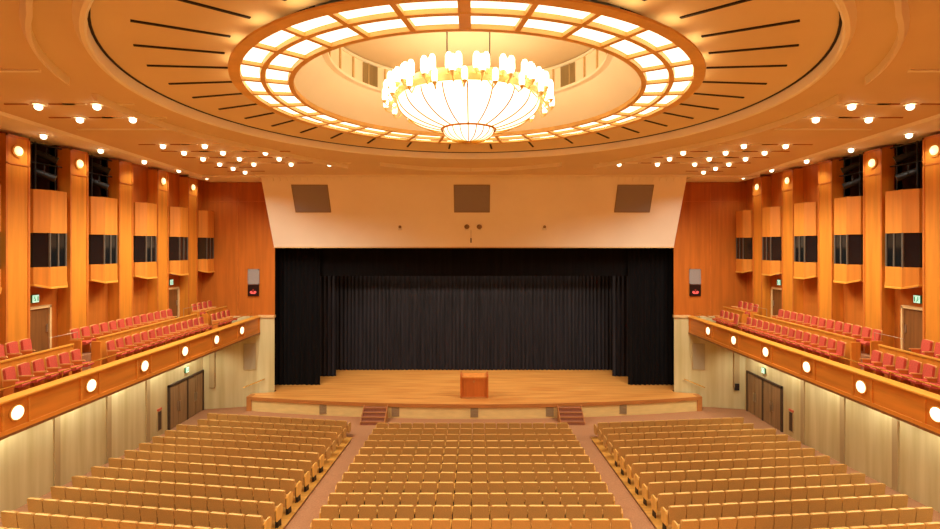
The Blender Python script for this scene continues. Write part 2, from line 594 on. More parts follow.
# ------------------------------------------------------------------ chandelier
ch = empty('chandelier', (-.16, 14.0, 12.68), 0,
           label='giant glowing bowl chandelier with gilt ribs and a crown of candle lamps', cat='chandelier')
prof = []
for i in range(15):
    t = i / 14
    ang = t * PI / 2
    r_ = .66 + 1.29 * math.sin(ang)
    prof.append((r_, 1.14 - .82 * math.sqrt(max(0, 1 - (r_ / 1.951) ** 2))))
bowl = MB().lathe(prof + [(1.93, 1.16), (.64, .40)], 60, closed=False).build('bowl', E['bowl'], ch, smooth=True)
for k in range(20):
    a = 2 * PI * k / 20
    pts = [((r + .012) * math.cos(a), (r + .012) * math.sin(a), z - .012) for r, z in prof]
    MB().tube(pts, .018, 6).build('rib', M['brass'], ch)
MB().lathe([(1.93, 1.13), (2.02, 1.11), (2.05, 1.25), (1.98, 1.30), (1.90, 1.27)], 60).build('rim', M['gold'], ch, smooth=True)
MB().lathe([(.66, .37), (.75, .34), (.79, .41), (.68, .46)], 48).build('lower_rim', M['brass'], ch, smooth=True)
bp = [(.02, .045)] + [(.70 * math.sin(t * PI / 2) ** .8, .05 + .34 * (1 - math.cos(t * PI / 2))) for t in [i / 8 for i in range(1, 9)]]
MB().lathe(bp, 40, closed=False).build('lower_bowl', E['bowl'], ch, smooth=True)
for k in range(20):
    a = 2 * PI * k / 20
    MB().tube([((r + .01) * math.cos(a), (r + .012) * math.sin(a), z - .010) for r, z in bp], .016, 5).build('lower_rib', M['brass'], ch)
MB().lathe([(0, 0), (.05, .01), (.09, .05), (.06, .10), (0, .12)], 20, closed=False).build('finial', M['brass'], ch, smooth=True)
cand_hi = MB().lathe([(0, 0), (.065, 0), (.09, .10), (.085, .32), (.05, .40), (0, .42)], 12, closed=False).mesh('lamp_glass', E['candle'])
cup = MB().lathe([(0, -.12), (.02, -.1), (.05, -.05), (.085, .0), (.06, .02), (0, .01)], 12, closed=False).mesh('cup', M['gold'])
for me in (cand_hi, cup):
    for p in me.polygons:
        p.use_smooth = True


def inst(name, me, parent, loc, rz=0, sc=1):
    o = bpy.data.objects.new(name, me)
    COL.objects.link(o)
    o.parent = parent
    o.location = loc
    o.rotation_euler = (0, 0, rz)
    if sc != 1:
        o.scale = (sc, sc, sc)
    return o


for k in range(20):
    a = 2 * PI * (k + .5) / 20
    for da, R, z in ((-.055, 2.10, 1.34), (.055, 2.10, 1.34), (0, 2.24, 1.24)):
        c = (R * math.cos(a + da), R * math.sin(a + da), z)
        g = inst('lamp_glass', cand_hi, ch, c)
        inst('cup', cup, g, (0, 0, 0))
    for da in (.13,):
        g = inst('lamp_glass', cand_hi, ch, (2.30 * math.cos(a + da), 2.30 * math.sin(a + da), 1.0), sc=.8)
        inst('cup', cup, g, (0, 0, 0))
    MB().tube([(1.99 * math.cos(a), 1.99 * math.sin(a), 1.18), (2.12 * math.cos(a), 2.12 * math.sin(a), 1.05), (2.22 * math.cos(a), 2.22 * math.sin(a), 1.16)], .022, 6).build('arm', M['gold'], ch)
    MB().tube([(1.99 * math.cos(a + .08), 1.99 * math.sin(a + .08), 1.15), (2.2 * math.cos(a + .12), 2.2 * math.sin(a + .12), .88), (2.30 * math.cos(a + .13), 2.30 * math.sin(a + .13), .93)], .018, 6).build('arm', M['gold'], ch)
cr = MB()
for k in range(16):
    a = 2 * PI * k / 16
    for z in (1.26,):
        cr.box(1.88, 1.93, -.25, .25, z, z + .2, Matrix.Rotation(a, 4, 'Z'))
cr.build('crown_band', M['gold'], ch)
for x in (-.58, .58):
    MB().tube([(x, -.3, 1.25), (x, -.3, 3.16)], .018, 6).build('suspension_rod', M['dark'], ch)
for k in range(6):
    a = PI * k / 6
    MB().tube([(1.95 * math.cos(a), 1.95 * math.sin(a), 1.24), (-1.95 * math.cos(a), -1.95 * math.sin(a), 1.24)], .03, 6).build('spider_bar', M['gold'], ch)


# ------------------------------------------------------------------ downlights
dl = None


def downlight(x, y, z, r, power, label, group, cone=150, col=WARM, name='ceiling_downlight'):
    t = empty(name, (x, y, z), label=label, cat='downlight', group=group)
    key = 'dl%.2f' % r
    if key not in MESH:
        MESH[key] = (MB().lathe([(r, -.03), (r + .05, -.03), (r + .06, .01), (r, .01)], 20).mesh('trim_ring', M['ceillight']),
                     MB().lathe([(0, -r * 1.75)] + [(r * .96 * math.cos(q), -r * .9 + r * .85 * math.sin(q)) for q in [PI * (k - 4) / 9 for k in range(8)]] + [(0, -.001)], 16, closed=False).mesh('lens', E['down']))
    inst('trim_ring', MESH[key][0], t, (0, 0, 0))
    inst('lens', MESH[key][1], t, (0, 0, 0))
    L = bpy.data.lights.new('downlight_lamp', 'SPOT')
    L.energy = power
    L.color = col
    L.spot_size = math.radians(cone)
    L.spot_blend = .6
    L.shadow_soft_size = .12
    lo = bpy.data.objects.new('downlight_lamp', L)
    COL.objects.link(lo)
    lo.parent = t
    lo.location = (0, 0, -.30)
    return t


MESH = {}
XC = [12.3, 10.65, 8.85, 7.0]
ROWS = [(14.25, 2, 'near bay'), (15.75, 2, 'near bay'), (19.95, 2, 'far bay'), (21.4, 3, 'far bay'), (22.9, 3, 'far bay'), (24.4, 4, 'far bay'), (25.75, 1, 'far bay'), (27.1, 1, 'far bay')]
for s, nm in SIDES:
    bayrow = {}
    for d, n, bay in ROWS:
        bayrow[bay] = bayrow.get(bay, 0) + 1
        for k in range(n):
            place = ['nearest the side wall', 'second from the side wall', 'third from the side wall', 'innermost'][k] if n > 1 else 'alone in its row'
            downlight(s * XC[k], d, CZ, .105, P_DOWN,
                      'ceiling downlight, %s %s, %s row, %s' % (nm, bay, ORD[bayrow[bay]], place), 'house downlights')
            # spotlight slots beside each lamp
            q = MB()
            q.box(.30, 1.05, -.03, .03, -.03, .005)
            q.box(-.95, -.30, -.03, .03, -.03, .005)
            o = q.build('light_track', M['ceillight'] if k % 2 else M['stageedge'], ceiling)
            o.location = (s * XC[k], d, CZ)
    for k in range(5):
        d = 18.35 + 2.8 * k
        downlight(s * 15.65, d, CZ + .04, .105, P_WALLTOP,
                  'downlight above the %s wall by the %s pilaster, counted from the near end' % (nm, ORD[k + 1]), 'pilaster downlights', cone=140)
    for k, d in enumerate((15.94, 12.0, 8.0, 4.0)):
        if k == 0:
            continue
# unseen lamps added in the rear ceiling to light the seat backs
for i, (x, y) in enumerate([(x, y) for x in (-9, -3, 3, 9) for y in (-3.5, 1.5, 6.3)]):
    downlight(x, y, CZ, .13, P_REAR, 'unseen ceiling downlight added at the rear of the hall', 'added rear downlights')

# ------------------------------------------------------------------ balconies
FZ, BZ = 5.02, 5.58      # floors of the two tiers
PX = 13.2
LAMP_D = [14.54 + 2.81 * k for k in range(-2, 6)]
for s, nm in SIDES:
    def X(a, b):
        return (min(s * a, s * b), max(s * a, s * b))
    bal = empty('balcony', (s * PX, 20, 4.48), label='%s side balcony with wooden panelled parapet and golden ledge' % nm, cat='balcony', group='side balconies')
    OFF = Vector((s * PX, 20, 4.48))

    def part(mb, name, m, parent=None, **k):
        mb.v = [tuple(Vector(p) - OFF) for p in mb.v]
        return mb.build(name, m, parent or bal, **k)
    Y0, Y1 = 3.0, 31.0 + (RIGHT_SHIFT if s > 0 else 0)
    part(MB().box(*X(PX + .1, WX), Y0, Y1 - .7, 4.48, 4.6).box(*X(PX + .1, 13.4), Y0, Y1, 4.48, 4.6), 'soffit', M['cream'])
    part(MB().box(*X(PX + .12, 15.15), Y0, Y1, 4.62, FZ), 'front_tier', M['carpet'])
    part(MB().box(*X(15.15, BW), Y0, Y1, 4.62, BZ), 'rear_tier', M['carpet'])
    pp = part(MB().box(*X(PX, PX + .12), Y0, Y1, 4.50, 5.50), 'parapet', M['parapet'])
    part(MB().box(*X(PX - .05, PX + .2), Y0, Y1 + .02, 4.44, 4.52), 'bottom_trim', M['doorwood'])  # dark tone paints the shadow along the parapet's lower edge
    part(MB().box(*X(PX - .045, PX + .02), Y0, Y1, 4.52, 4.64).box(*X(PX - .045, PX + .02), Y0, Y1, 5.38, 5.50), 'rail', M['parapet'], pp)
    for d in [q + e for q in LAMP_D for e in (-.42, .42)] + [Y1 - .05]:
        part(MB().box(*X(PX - .04, PX + .02), d - .04, d + .04, 4.6, 5.4), 'stile', M['parapet'], pp)
    part(MB().prism([(s * (PX - .09), 5.50), (s * (PX + .20), 5.55), (s * (PX + .20), 5.49), (s * (PX - .09), 5.44)], Y0, Y1 + .03, 'y'), 'ledge', M['ledge'], bevel=.01)
    part(MB().box(*X(PX + .12, PX + .2), Y0, Y1, 4.9, 5.50), 'parapet_back', M['parapet'])
    hr = part(MB().tube([(s * (PX + .42), Y0, 5.70), (s * (PX + .42), Y1 - .1, 5.70)], .022), 'handrail', M['brass'])
    for k in range(10):
        d = 4.5 + 2.8 * k + 1.0
        part(MB().tube([(s * (PX + .42), d, 5.02), (s * (PX + .42), d, 5.70)], .014, 6), 'post', M['brass'], hr)
    # low wooden screens: behind the front row, and at the ends of seat groups
    for a, b in ((3.5, 18.9), (20.1, 27.3), (28.3, 30.6)):
        part(MB().box(*X(15.0, 15.06), a, b, FZ, BZ + .55), 'screen', M['booth'])
        part(MB().box(*X(14.97, 15.09), a, b, BZ + .55, BZ + .60), 'screen_cap', M['ledge'])
    for d in (19.75, 27.75):
        part(MB().box(*X(14.62, 14.99), d, d + .07, FZ, FZ + 1.08), 'end_panel', M['booth'], bevel=.01)
    for d in (19.25, 27.55):
        part(MB().box(*X(15.0, 15.45), d, d + .07, FZ, BZ + .66), 'end_panel', M['booth'], bevel=.01)
    for a, b in ((18.1, 19.4), (26.5, 28.0)):
        rr = MB().tube([(s * 15.25, a, BZ), (s * 15.25, a, BZ + .95), (s * 15.25, b, BZ + .95), (s * 15.25, b, BZ)], .013, 6)
        part(rr, 'door_rail', M['steel'])
    # parapet lamps
    for k, d in enumerate(LAMP_D):
        vis = k - 1
        lab = 'round glowing lamp on the %s balcony front, %s along from the near end' % (nm, ORD[max(1, vis)]) if vis >= 1 else 'round glowing lamp on the %s balcony front beside the viewer' % nm
        t = empty('parapet_lamp', (s * (PX - .02), d, 5.04), label=lab, cat='lamp', group='balcony front lamps')
        MB().disc((0, 0, 0), (-s, 0, 0), .235, .03).build('bezel', M['ledge'], t)
        MB().dome((-s * .03, 0, 0), (-s, 0, 0), .20, .06).build('diffuser', E['sconce'], t, smooth=True)
    # lights under the balcony
    for k in range(8):
        d = 28.6 - 2.81 * k
        downlight(s * 15.6, d, 4.466, .09, P_UNDER, 'small glowing downlight under the %s balcony, %s from the stage' % (nm, ORD[k + 1]), 'under balcony lights', cone=150, name='soffit_downlight')
    # sconces on pilasters (the third from the stage end is unlit)
    for k, d in enumerate(PILS[2:]):
        if k == 2:
            continue
        n = ['nearest pilaster in view', 'second pilaster', '', 'fourth pilaster', 'pilaster closest to the stage'][k]
        t = empty('wall_lamp', (s * (WX - .0), d, 13.22), label='round glowing wall lamp high on the %s wall, %s' % (nm, n), cat='lamp', group='pilaster lamps')
        MB().disc((-s * .005, 0, 0), (-s, 0, 0), .24, .03).build('bezel', M['ledge'], t)
        MB().dome((-s * .035, 0, 0), (-s, 0, 0), .17, .06).build('diffuser', E['wall_lamp'], t, smooth=True)

    # booths
    for k in range(6):
        p = PILS[k + 1] if k + 1 < len(PILS) else 0
        c = PILS[1] + PSTEP * k + 1.4
        ds = [c - .80, c - .76, c - .38, c + .38, c + .76, c + .80]
        xs = [BW, WX - .0, 15.98, 15.98, WX, BW]
        poly = [(s * x, d) for x, d in zip(xs, ds)]
        n = ['at the very edge of view', 'nearest full one', 'second', 'third', 'fourth', 'closest to the stage'][k]
        bt = empty('projection_booth', (s * BW, c, 8.3), label='wooden bay booth with dark window on the %s wall, %s%s' % (nm, n, ', spotlights above' if k in (1, 2) else ''), cat='booth', group='wall booths')
        off = Vector((s * BW, c, 8.3))

        def bpart(mb, name, m, par=None, **kk):
            mb.v = [tuple(Vector(q) - off) for q in mb.v]
            return mb.build(name, m, par or bt, **kk)
        bpart(MB().prism(poly, 10.32, 11.94), 'upper_panel', M['booth'])
        small = [(s * (abs(x) + .04), c + (d - c) * .96) for x, d in poly]
        small[0] = (s * BW, ds[0])
        small[-1] = (s * BW, ds[-1])
        win = bpart(MB().prism(small, 9.02, 10.34), 'window', M['glass'])
        br = MB()
        for x, d in ((15.99, c - .38), (15.99, c), (15.99, c + .36)):
            br.box(*X(x, x + .05), d - .03, d + .03, 9.02, 10.33)
        bpart(br, 'mullion', M['mullion'], win)
        low = MB()
        n6 = len(poly)
        top = [(x, d, 9.04) for x, d in poly]
        botz = [8.42, 8.40, 8.26, 8.26, 8.40, 8.42]
        bot = [(x, d, z) for (x, d), z in zip(poly, botz)]
        low.add(top + bot, [tuple(range(n6)), tuple(range(2 * n6 - 1, n6 - 1, -1))] + [(i, (i + 1) % n6, n6 + (i + 1) % n6, n6 + i) for i in range(n6)])
        bpart(low, 'lower_panel', M['booth'])
        tr = MB()
        big = [(s * (abs(x) - .03), c + (d - c) * 1.0) for x, d in poly]
        b2 = [(x, d, z - .05) for (x, d), z in zip(big, botz)]
        t2 = [(x, d, z + .01) for (x, d), z in zip(big, botz)]
        tr.add(t2 + b2, [tuple(range(n6)), tuple(range(2 * n6 - 1, n6 - 1, -1))] + [(i, (i + 1) % n6, n6 + (i + 1) % n6, n6 + i) for i in range(n6)])
        bpart(tr, 'bottom_trim', M['ledge'])
        # spotlights standing over the first two booths
        if k in (1, 2):
            for q, (zz, xx, dd) in enumerate(((12.57, 16.5, -.05), (13.27, 16.5, .04))):
                t = empty('stage_spotlight', (s * xx, c + dd, zz), label='black stage spotlight in the dark recess over the %s %s booth, %s one' % ('nearest' if k == 1 else 'second', nm, ('lower', 'upper')[q]), cat='spotlight', group='recess spotlights')
                aim = Vector((-s * .75, .62, -.38)).normalized()
                MB().tube([(-aim * .36)[:], (-aim * .26)[:], (aim * .24)[:], (aim * .36)[:]], [.08, .13, .13, .145], 14).build('housing', M['blackmetal'], t, smooth=True)
                MB().disc(aim * .361, aim, .12, .01).build('lens', M['lens'], t)
                sd = aim.cross(Vector((0, 0, 1))).normalized()
                MB().tube([sd * .19, sd * .19 + Vector((0, 0, .32)), -sd * .19 + Vector((0, 0, .32)), -sd * .19], .02, 6).build('yoke', M['blackmetal'], t)
                MB().tube([(0, 0, .26), (0, 0, .315)], .03, 8).build('clamp', M['blackmetal'], t)
            t = empty('light_pipe', (s * 16.5, c, 12.0), label='black pipe frame holding spotlights over the %s %s booth' % ('nearest' if k == 1 else 'second', nm), cat='pipe frame', group='recess pipe frames')
            for yy in (-.45, .45):
                MB().tube([(0, yy, -.05), (0, yy, 1.75)], .03, 8).build('upright', M['blackmetal'], t)
            for zz in (.97, 1.7):
                MB().tube([(0, -.75, zz), (0, .75, zz)], .03, 8).build('crossbar', M['blackmetal'], t)

# ------------------------------------------------------------------ doors, exit signs, wall fittings
nd = 0


def exit_sign(x, y, z, s, label):
    t = empty('exit_sign', (x, y, z), label=label, cat='sign', group='exit signs')
    t.scale = (.8, .8, .8)
    MB().box(*sorted((0, -s * .10)), -.19, .19, -.19, .19).build('case', M['signgreen'], t)
    MB().box(*sorted((-s * .10, -s * .112)), -.17, .17, -.17, .17).build('panel', E['exit'], t)
    g = MB()
    xx = sorted((-s * .113, -s * .118))
    g.box(*xx, .08, .14, -.12, .12)            # doorway
    g.disc((-s * .113, -.07, .09), (-s, 0, 0), .035, .005, 10)    # running figure
    for a, b in (((-.06, .05), (-.03, -.03)), ((-.03, -.03), (-.12, -.10)), ((-.03, -.03), (.0, -.13)), ((-.05, .03), (-.13, .0))):
        g.tube([(-s * .114, a[0], a[1]), (-s * .114, b[0], b[1])], .016, 5)
    g.build('pictogram', E['exitgreen'], t)


for s, nm in SIDES:
    def X(a, b):
        return (min(s * a, s * b), max(s * a, s * b))
    for j, dc in enumerate((19.35, 28.0)):
        nd += 1
        d = MB().box(*X(BW - .06, BW + .01), dc - .50, dc + .50, BZ, 7.42)
        o = struct('door_%d' % nd, d, M['doorwood'])
        fr = MB()
        for a, b, z0, z1 in ((-.58, -.50, BZ, 7.5), (.50, .58, BZ, 7.5), (-.58, .58, 7.42, 7.52)):
            fr.box(*X(BW - .12, BW + .01), dc + a, dc + b, z0, z1)
        fr.build('frame', M['doorframe'], o)
        MB().box(*X(BW - .10, BW - .05), dc + .38, dc + .42, BZ + .9, BZ + 1.2).build('handle', M['steel'], o)
        exit_sign(s * BW, dc - .1, 7.82, s, 'green exit sign over the %s balcony door, %s' % (nm, ('near door', 'door close to the stage')[j]))
    # double doors on the main floor
    nd += 1
    za = 0
    dd = struct('door_%d' % nd, MB().box(*X(WX - .02, WX + .02), 26.9, 30.2, -.05, 2.33), M['dframe'])
    for k in range(4):
        a = 26.98 + k * .80 + (.06 if k > 1 else 0)
        lf = MB().box(*X(WX - .06, WX - .01), a, a + .76, .02, 2.25).build('leaf', M['doorgrey'], dd)
        MB().box(*X(WX - .10, WX - .05), a + (.66 if k % 2 == 0 else .05), a + (.70 if k % 2 == 0 else .09), .8, 1.3).build('handle', M['steel'], lf)
    fr = MB().box(*X(WX - .09, WX + .01), 26.82, 26.94, -.05, 2.4).box(*X(WX - .09, WX + .01), 30.18, 30.28, -.05, 2.4).box(*X(WX - .09, WX + .01), 26.82, 30.28, 2.29, 2.4)
    fr.box(*X(WX - .09, WX + .01), 28.54, 28.66, -.05, 2.35)
    fr.build('frame', M['dframe'], dd)
    exit_sign(s * WX, 28.55, 2.82, s, 'green exit sign over the grey double doors on the %s main floor' % nm)
    t = empty('hydrant_cabinet', (s * WX, 26.1, .95), label='narrow dark cabinet with red label on the %s lower wall' % nm, cat='cabinet', group='hydrant cabinets')
    MB().box(*X(-.0 if s > 0 else .0, .04 if s < 0 else .0).__class__((min(0, -s * .05), max(0, -s * .05))), -.13, .13, -.62, .32).build('door', M['dframe'], t)
    MB().box(min(0, -s * .06), max(0, -s * .06), -.17, .17, .38, .48).build('label_plate', M['redlabel'], t)
    MB().box(min(0, -s * .045), max(0, -s * .045), -.19, .19, -.66, .34).build('frame', M['creamdark'], t)
    # grille and fittings on the cream wall beside the stage
    def on_front(x):
        # y of the splayed lower front wall at |x|
        return 30.35 + (16.3 - x) / 3.0 * .7
    xg = 13.75
    ang = math.atan2(.7, 3.0)
    t = empty('wall_grille', (s * xg, on_front(xg) , 3.05), s * -ang, label='tall grey speaker grille on the cream wall %s of the stage' % nm, cat='speaker grille', group='cream wall grilles')
    MB().box(-.33, .33, -.03, .0, -.78, .78).build('mesh', M['palegrille'], t)
    fr = MB()
    for a in (-.36, .33):
        fr.box(a, a + .03, -.045, .0, -.81, .81)
    for a in (-.81, .78):
        fr.box(-.36, .36, -.045, .0, a, a + .03)
    fr.build('frame', M['creamdark'], t)
    if s > 0:
        t = empty('wall_box', (15.8, 30.42, 1.35), -ang, label='small black box on the cream wall right of the stage', cat='box')
        MB().box(-.13, .13, -.12, 0, -.2, .2).build('case', M['blackmetal'], t, bevel=.01)
        MB().box(-.09, .09, -.13, -.11, -.1, .1).build('face', M['dark'], t)
    # orange wall: grille above led display
    t = empty('speaker_grille', (s * 13.6, FRONT, 7.93), label='small grey speaker grille above the red display, %s orange wall' % nm, cat='speaker grille', group='orange wall grilles')
    MB().box(-.30, .30, -.05, 0, -.42, .42).build('mesh', M['grille'], t)
    fr = MB()
    for a in (-.35, .30):
        fr.box(a, a + .05, -.07, 0, -.47, .47)
    for a in (-.47, .42):
        fr.box(-.35, .35, -.07, 0, a, a + .05)
    fr.build('frame', M['grille'], t)
    t = empty('call_display', (s * 13.6, FRONT, 7.08), label='small black display with red glowing mark on the %s orange wall' % nm, cat='display', group='red displays')
    MB().box(-.34, .34, -.10, -.004, -.34, .34).build('case', M['signbox'], t, bevel=.01)
    g = MB()
    g.disc((-.12, -.101, -.10), (0, -1, 0), .075, .008, 14).disc((.12, -.101, -.10), (0, -1, 0), .075, .008, 14)
    g.box(-.13, .13, -.108, -.10, -.2, -.13)
    g.build('mark', E['ledpink'], t)
    g = MB().box(-.035, .035, -.106, -.10, -.10, .08)
    g.build('red_mark', E['led'], t)
    # handrail of the side steps
    t = empty('side_handrail', (s * 12.95, 30.9, STZ), label='thin brown handrail sloping down the cream wall %s of the stage' % nm, cat='handrail', group='side handrails')
    a3 = Vector((s * (12.85 - 12.95), .06, .82))
    b3 = Vector((s * (14.0 - 12.95), -.27, .38))
    MB().tube([a3, a3.lerp(b3, .5), b3], .03, 8).build('rail', M['brass'], t)
    for q in (.1, .5, .9):
        p = a3.lerp(b3, q)
        MB().tube([p, p + Vector((s * .0, .16, -.02))], .015, 6).build('bracket', M['brass'], t)

# ------------------------------------------------------------------ stage
SAG, HW = 1.45, 13.5
RS = (HW * HW + SAG * SAG) / (2 * SAG)


def stage_front(x):
    return 28.65 + RS - math.sqrt(RS * RS - x * x)


stage = empty('stage', (0, 30, 0), label='wide wooden stage with a gently curved front', cat='stage')
SO = Vector((0, 30, 0))
N = 60
xs = [-HW + 2 * HW * i / N for i in range(N + 1)]
fr = [(x, stage_front(x)) for x in xs]
bk = [(13.5, 30.72), (12.28, 31.02), (12.28, 31.5), (15, 31.5), (15, 37.4), (-15, 37.4), (-15, 31.5), (-12.28, 31.5), (-12.28, 31.02), (-13.5, 30.72)]


def spart(mb, name, m, par=None, **k):
    mb.v = [tuple(Vector(p) - SO) for p in mb.v]
    return mb.build(name, m, par or stage, **k)


spart(MB().prism(fr + bk, STZ - .03, STZ), 'stage_floor', M['stage'])


def strip(y_off0, y_off1, z0, z1, x0=-HW, x1=HW, n=60):
    m = MB()
    P = []
    for i in range(n + 1):
        x = x0 + (x1 - x0) * i / n
        y = stage_front(x)
        P += [(x, y + y_off0, z0), (x, y + y_off1, z0), (x, y + y_off1, z1), (x, y + y_off0, z1)]
    F = []
    for i in range(n):
        for q in range(4):
            F.append((4 * i + q, 4 * i + 4 + q, 4 * i + 4 + (q + 1) % 4, 4 * i + (q + 1) % 4))
    F += [(0, 1, 2, 3), (4 * n + 3, 4 * n + 2, 4 * n + 1, 4 * n)]
    return m.add(P, F)


spart(strip(-.05, .10, STZ - .20, STZ - .002), 'edge_board', M['stageedge'])
spart(strip(.02, .12, 0, STZ - .18), 'front_panel', M['stagefront'])
for s in (-1, 1):
    y = stage_front(HW)
    spart(MB().box(min(s * 13.25, s * 13.55), max(s * 13.25, s * 13.55), y - .08, y + .5, 0, STZ + .01), 'end_post', M['stageedge'])
    spart(MB().box(min(s * 13.3, s * 13.5), max(s * 13.3, s * 13.5), y + .4, 30.75, 0, STZ - .03), 'end_panel', M['stagefront'])
    spart(MB().box(min(s * 12.0, s * 12.3), max(s * 12.0, s * 12.3), 31.0, 31.5, 0, STZ - .03), 'end_panel', M['stagefront'])
for x in (-8.75, -4.5, 0, 4.3, 8.6):
    y = stage_front(x)
    v_ = spart(MB().box(x - .22, x + .22, y - .005, y + .06, .10, .62), 'vent', M['ventdark'])
    g = MB()
    for q in range(6):
        g.box(x - .22, x + .22, y - .02, y, .12 + q * .085, .15 + q * .085)
    spart(g, 'grille', M['ventdark'], v_)

for s, nm in SIDES:
    xc = s * 5.5 - .1
    yb = stage_front(4.75) - .06
    t = empty('stage_steps', (xc, yb, 0), label='short flight of rose carpeted steps up to the stage, %s flight' % nm, cat='steps', group='stage steps')
    for k in range(4):
        d0 = -.27 * (4 - k)
        MB().box(-.64, .64, d0, -.03 if k == 3 else 0 - .03, .17 * k, .17 * (k + 1)).build('step', M['steps'], t) if k == 0 else MB().box(-.64, .64, d0, -.03, .17 * k, .17 * (k + 1)).build('step', M['steps'], t)
        MB().box(-.64, .64, d0 - .012, d0 + .03, .17 * (k + 1) - .02, .17 * (k + 1) + .006).build('nosing', M['stageedge'], t)
    for q in (-.68, .64):
        MB().prism([(-1.1, 0), (-1.1, .14), (-.05, .80), (-.05, 0)], q, q + .04, 'x').build('stringer', M['stageedge'], t)

# lectern
po = empty('lectern', (0, 30.0, STZ + .004), label='broad wooden lectern with raised sides, centre front of the stage', cat='lectern')
MB().box(-.74, .74, -.25, .25, .06, 1.20).build('body', M['podium'], po, bevel=.01)
MB().box(-.80, .80, -.30, .30, 0, .08).build('plinth', M['stageedge'], po, bevel=.008)
for s in (-1, 1):
    MB().prism([(-.33, .06), (-.33, 1.30), (-.20, 1.42), (.30, 1.45), (.30, .06)], min(s * .73, s * .83), max(s * .73, s * .83), 'x').build('side_wing', M['podium'], po, bevel=.01)
    MB().box(min(s * .55, s * .58), max(s * .55, s * .58), -.265, -.25, .12, 1.05).build('stile', M['stripe'], po)
MB().prism([(-.28, 1.18), (-.28, 1.24), (.28, 1.36), (.28, 1.30)], -.73, .73, 'x').build('reading_top', M['booth'], po)
MB().box(-.73, .73, -.27, -.25, 1.08, 1.22).build('front_rail', M['podium'], po)
MB().disc((-.02, -.25, .98), (0, -1, 0), .075, .015, 18).build('emblem', M['stageedge'], po)

# black stage house
m = MB().box(-15.3, -15, 31.45, 37.6, .0, 13).box(15, 15.3, 31.45, 37.6, 0, 13).box(-15.3, 15.3, 37.5, 37.8, 0, 13).box(-15.3, 15.3, 31.45, 37.8, 12.5, 12.8)
struct('wall_stage', m, M['void'])


def curtain(name, x0, x1, y, z0, z1, m, label, group, amp=.09, pitch=.28, cat='curtain', hem=True):
    n = int((x1 - x0) / pitch * 8)
    rnd = random.Random(name + str(x0))
    t = empty(name, ((x0 + x1) / 2, y, z0), label=label, cat=cat, group=group)
    mb = MB()
    P = []
    ph = 0
    ys = []
    for i in range(n + 1):
        ph += 2 * PI / 8 * (1 + rnd.uniform(-.35, .35))
        ys.append(amp * math.sin(ph) * rnd.uniform(.7, 1.1))
    zs = [0, .3, (z1 - z0) * .5, z1 - z0]
    for i in range(n + 1):
        x = x0 + (x1 - x0) * i / n - (x0 + x1) / 2
        for j, z in enumerate(zs):
            P.append((x, ys[i] * (1 - .15 * j), z))
        for j, z in enumerate(zs):
            P.append((x, ys[i] * (1 - .15 * j) + .05, z))
    k = len(zs)
    F = []
    for i in range(n):
        a, b = i * 2 * k, (i + 1) * 2 * k
        for j in range(k - 1):
            F.append((a + j, b + j, b + j + 1, a + j + 1))
            F.append((a + k + j, a + k + j + 1, b + k + j + 1, b + k + j))
        F.append((a, a + k, b + k, b))
        F.append((a + k - 1, b + k - 1, b + 2 * k - 1, a + 2 * k - 1))
    for e in (0, n * 2 * k):
        F.append(tuple(e + j for j in range(k)) + tuple(e + k + j for j in range(k - 1, -1, -1)))
    mb.add(P, F)
    mb.build('cloth', m, t, smooth=True)
    MB().tube([(-(x1 - x0) / 2, .02, z1 - z0 + .03), ((x1 - x0) / 2, .02, z1 - z0 + .03)], .04, 8).build('batten', M['blackmetal'], t)
    return t


curtain('stage_curtain', -12.5, 12.6, 36.5, STZ + .01, 9.2, M['black'], 'wide dark grey-black curtain closing the back of the stage', None)
for s, nm in SIDES:
    a, b = sorted((s * 9.95, s * 14.2))
    curtain('side_curtain', a, b, 32.6, STZ + .01, 10.4, M['blackleg'], 'tall black curtain hanging at the front %s of the stage opening' % nm, 'stage side curtains', amp=.07)
    a, b = sorted((s * 9.52, s * 13))
    curtain('side_curtain', a, b, 34.75, STZ + .01, 9.6, M['black'], 'black curtain hanging just behind the front side curtain, %s of stage' % nm, 'stage side curtains', amp=.07)
curtain('stage_border', -14.2, 14.2, 32.95, 7.86, 10.6, M['blackleg'], 'black border curtain hanging across the top of the stage opening', None, amp=.02, pitch=.6)
curtain('stage_border', -13, 13, 35.2, 7.98, 9.9, M['blackleg'], 'black border strip hanging behind the first border curtain', None, amp=.02, pitch=.6)
# unseen battens added to light the stage floor and back curtain
for i, (y, z) in enumerate(((34.0, 9.2), (35.9, 9.1))):
    t = empty('stage_fill_batten', (0, y, z), label='unseen fill batten added above the stage behind the border', cat='stage light', group='added stage battens')
    MB().box(-8.5, 8.5, -.15, .15, 0, .2).build('housing', M['blackmetal'], t)
    L = bpy.data.lights.new('batten_fill', 'AREA')
    L.shape = 'RECTANGLE'
    L.size, L.size_y = 17, .28
    L.energy = P_BATTEN * (1, .25)[i]
    L.color = (1, .84, .62)
    lo = bpy.data.objects.new('batten_fill', L)
    COL.objects.link(lo)
    lo.parent = t
    lo.location = (0, 0, -.02)

# header above the stage opening
hd = MB().prism([(FRONT, 9.76), (29.2, 13.84), (FRONT + .3, 13.84), (FRONT + .3, 9.76)], -12.35, 12.3, 'x')
header = struct('wall_header', hd, M['header'])
MB().box(-12.36, 12.31, FRONT - .02, FRONT + .25, 9.70, 9.77).build('bottom_trim', M['doorframe'], header)
HN = Vector((0, -(13.84 - 9.76), -(FRONT - 29.2))).normalized()   # outward normal (towards hall, down)
UP = Vector((0, 29.2 - FRONT, 13.84 - 9.76)).normalized()


def on_header(v):
    """point on the sloping face at height fraction v"""
    return Vector((0, FRONT + (29.2 - FRONT) * v, 9.76 + (13.84 - 9.76) * v))


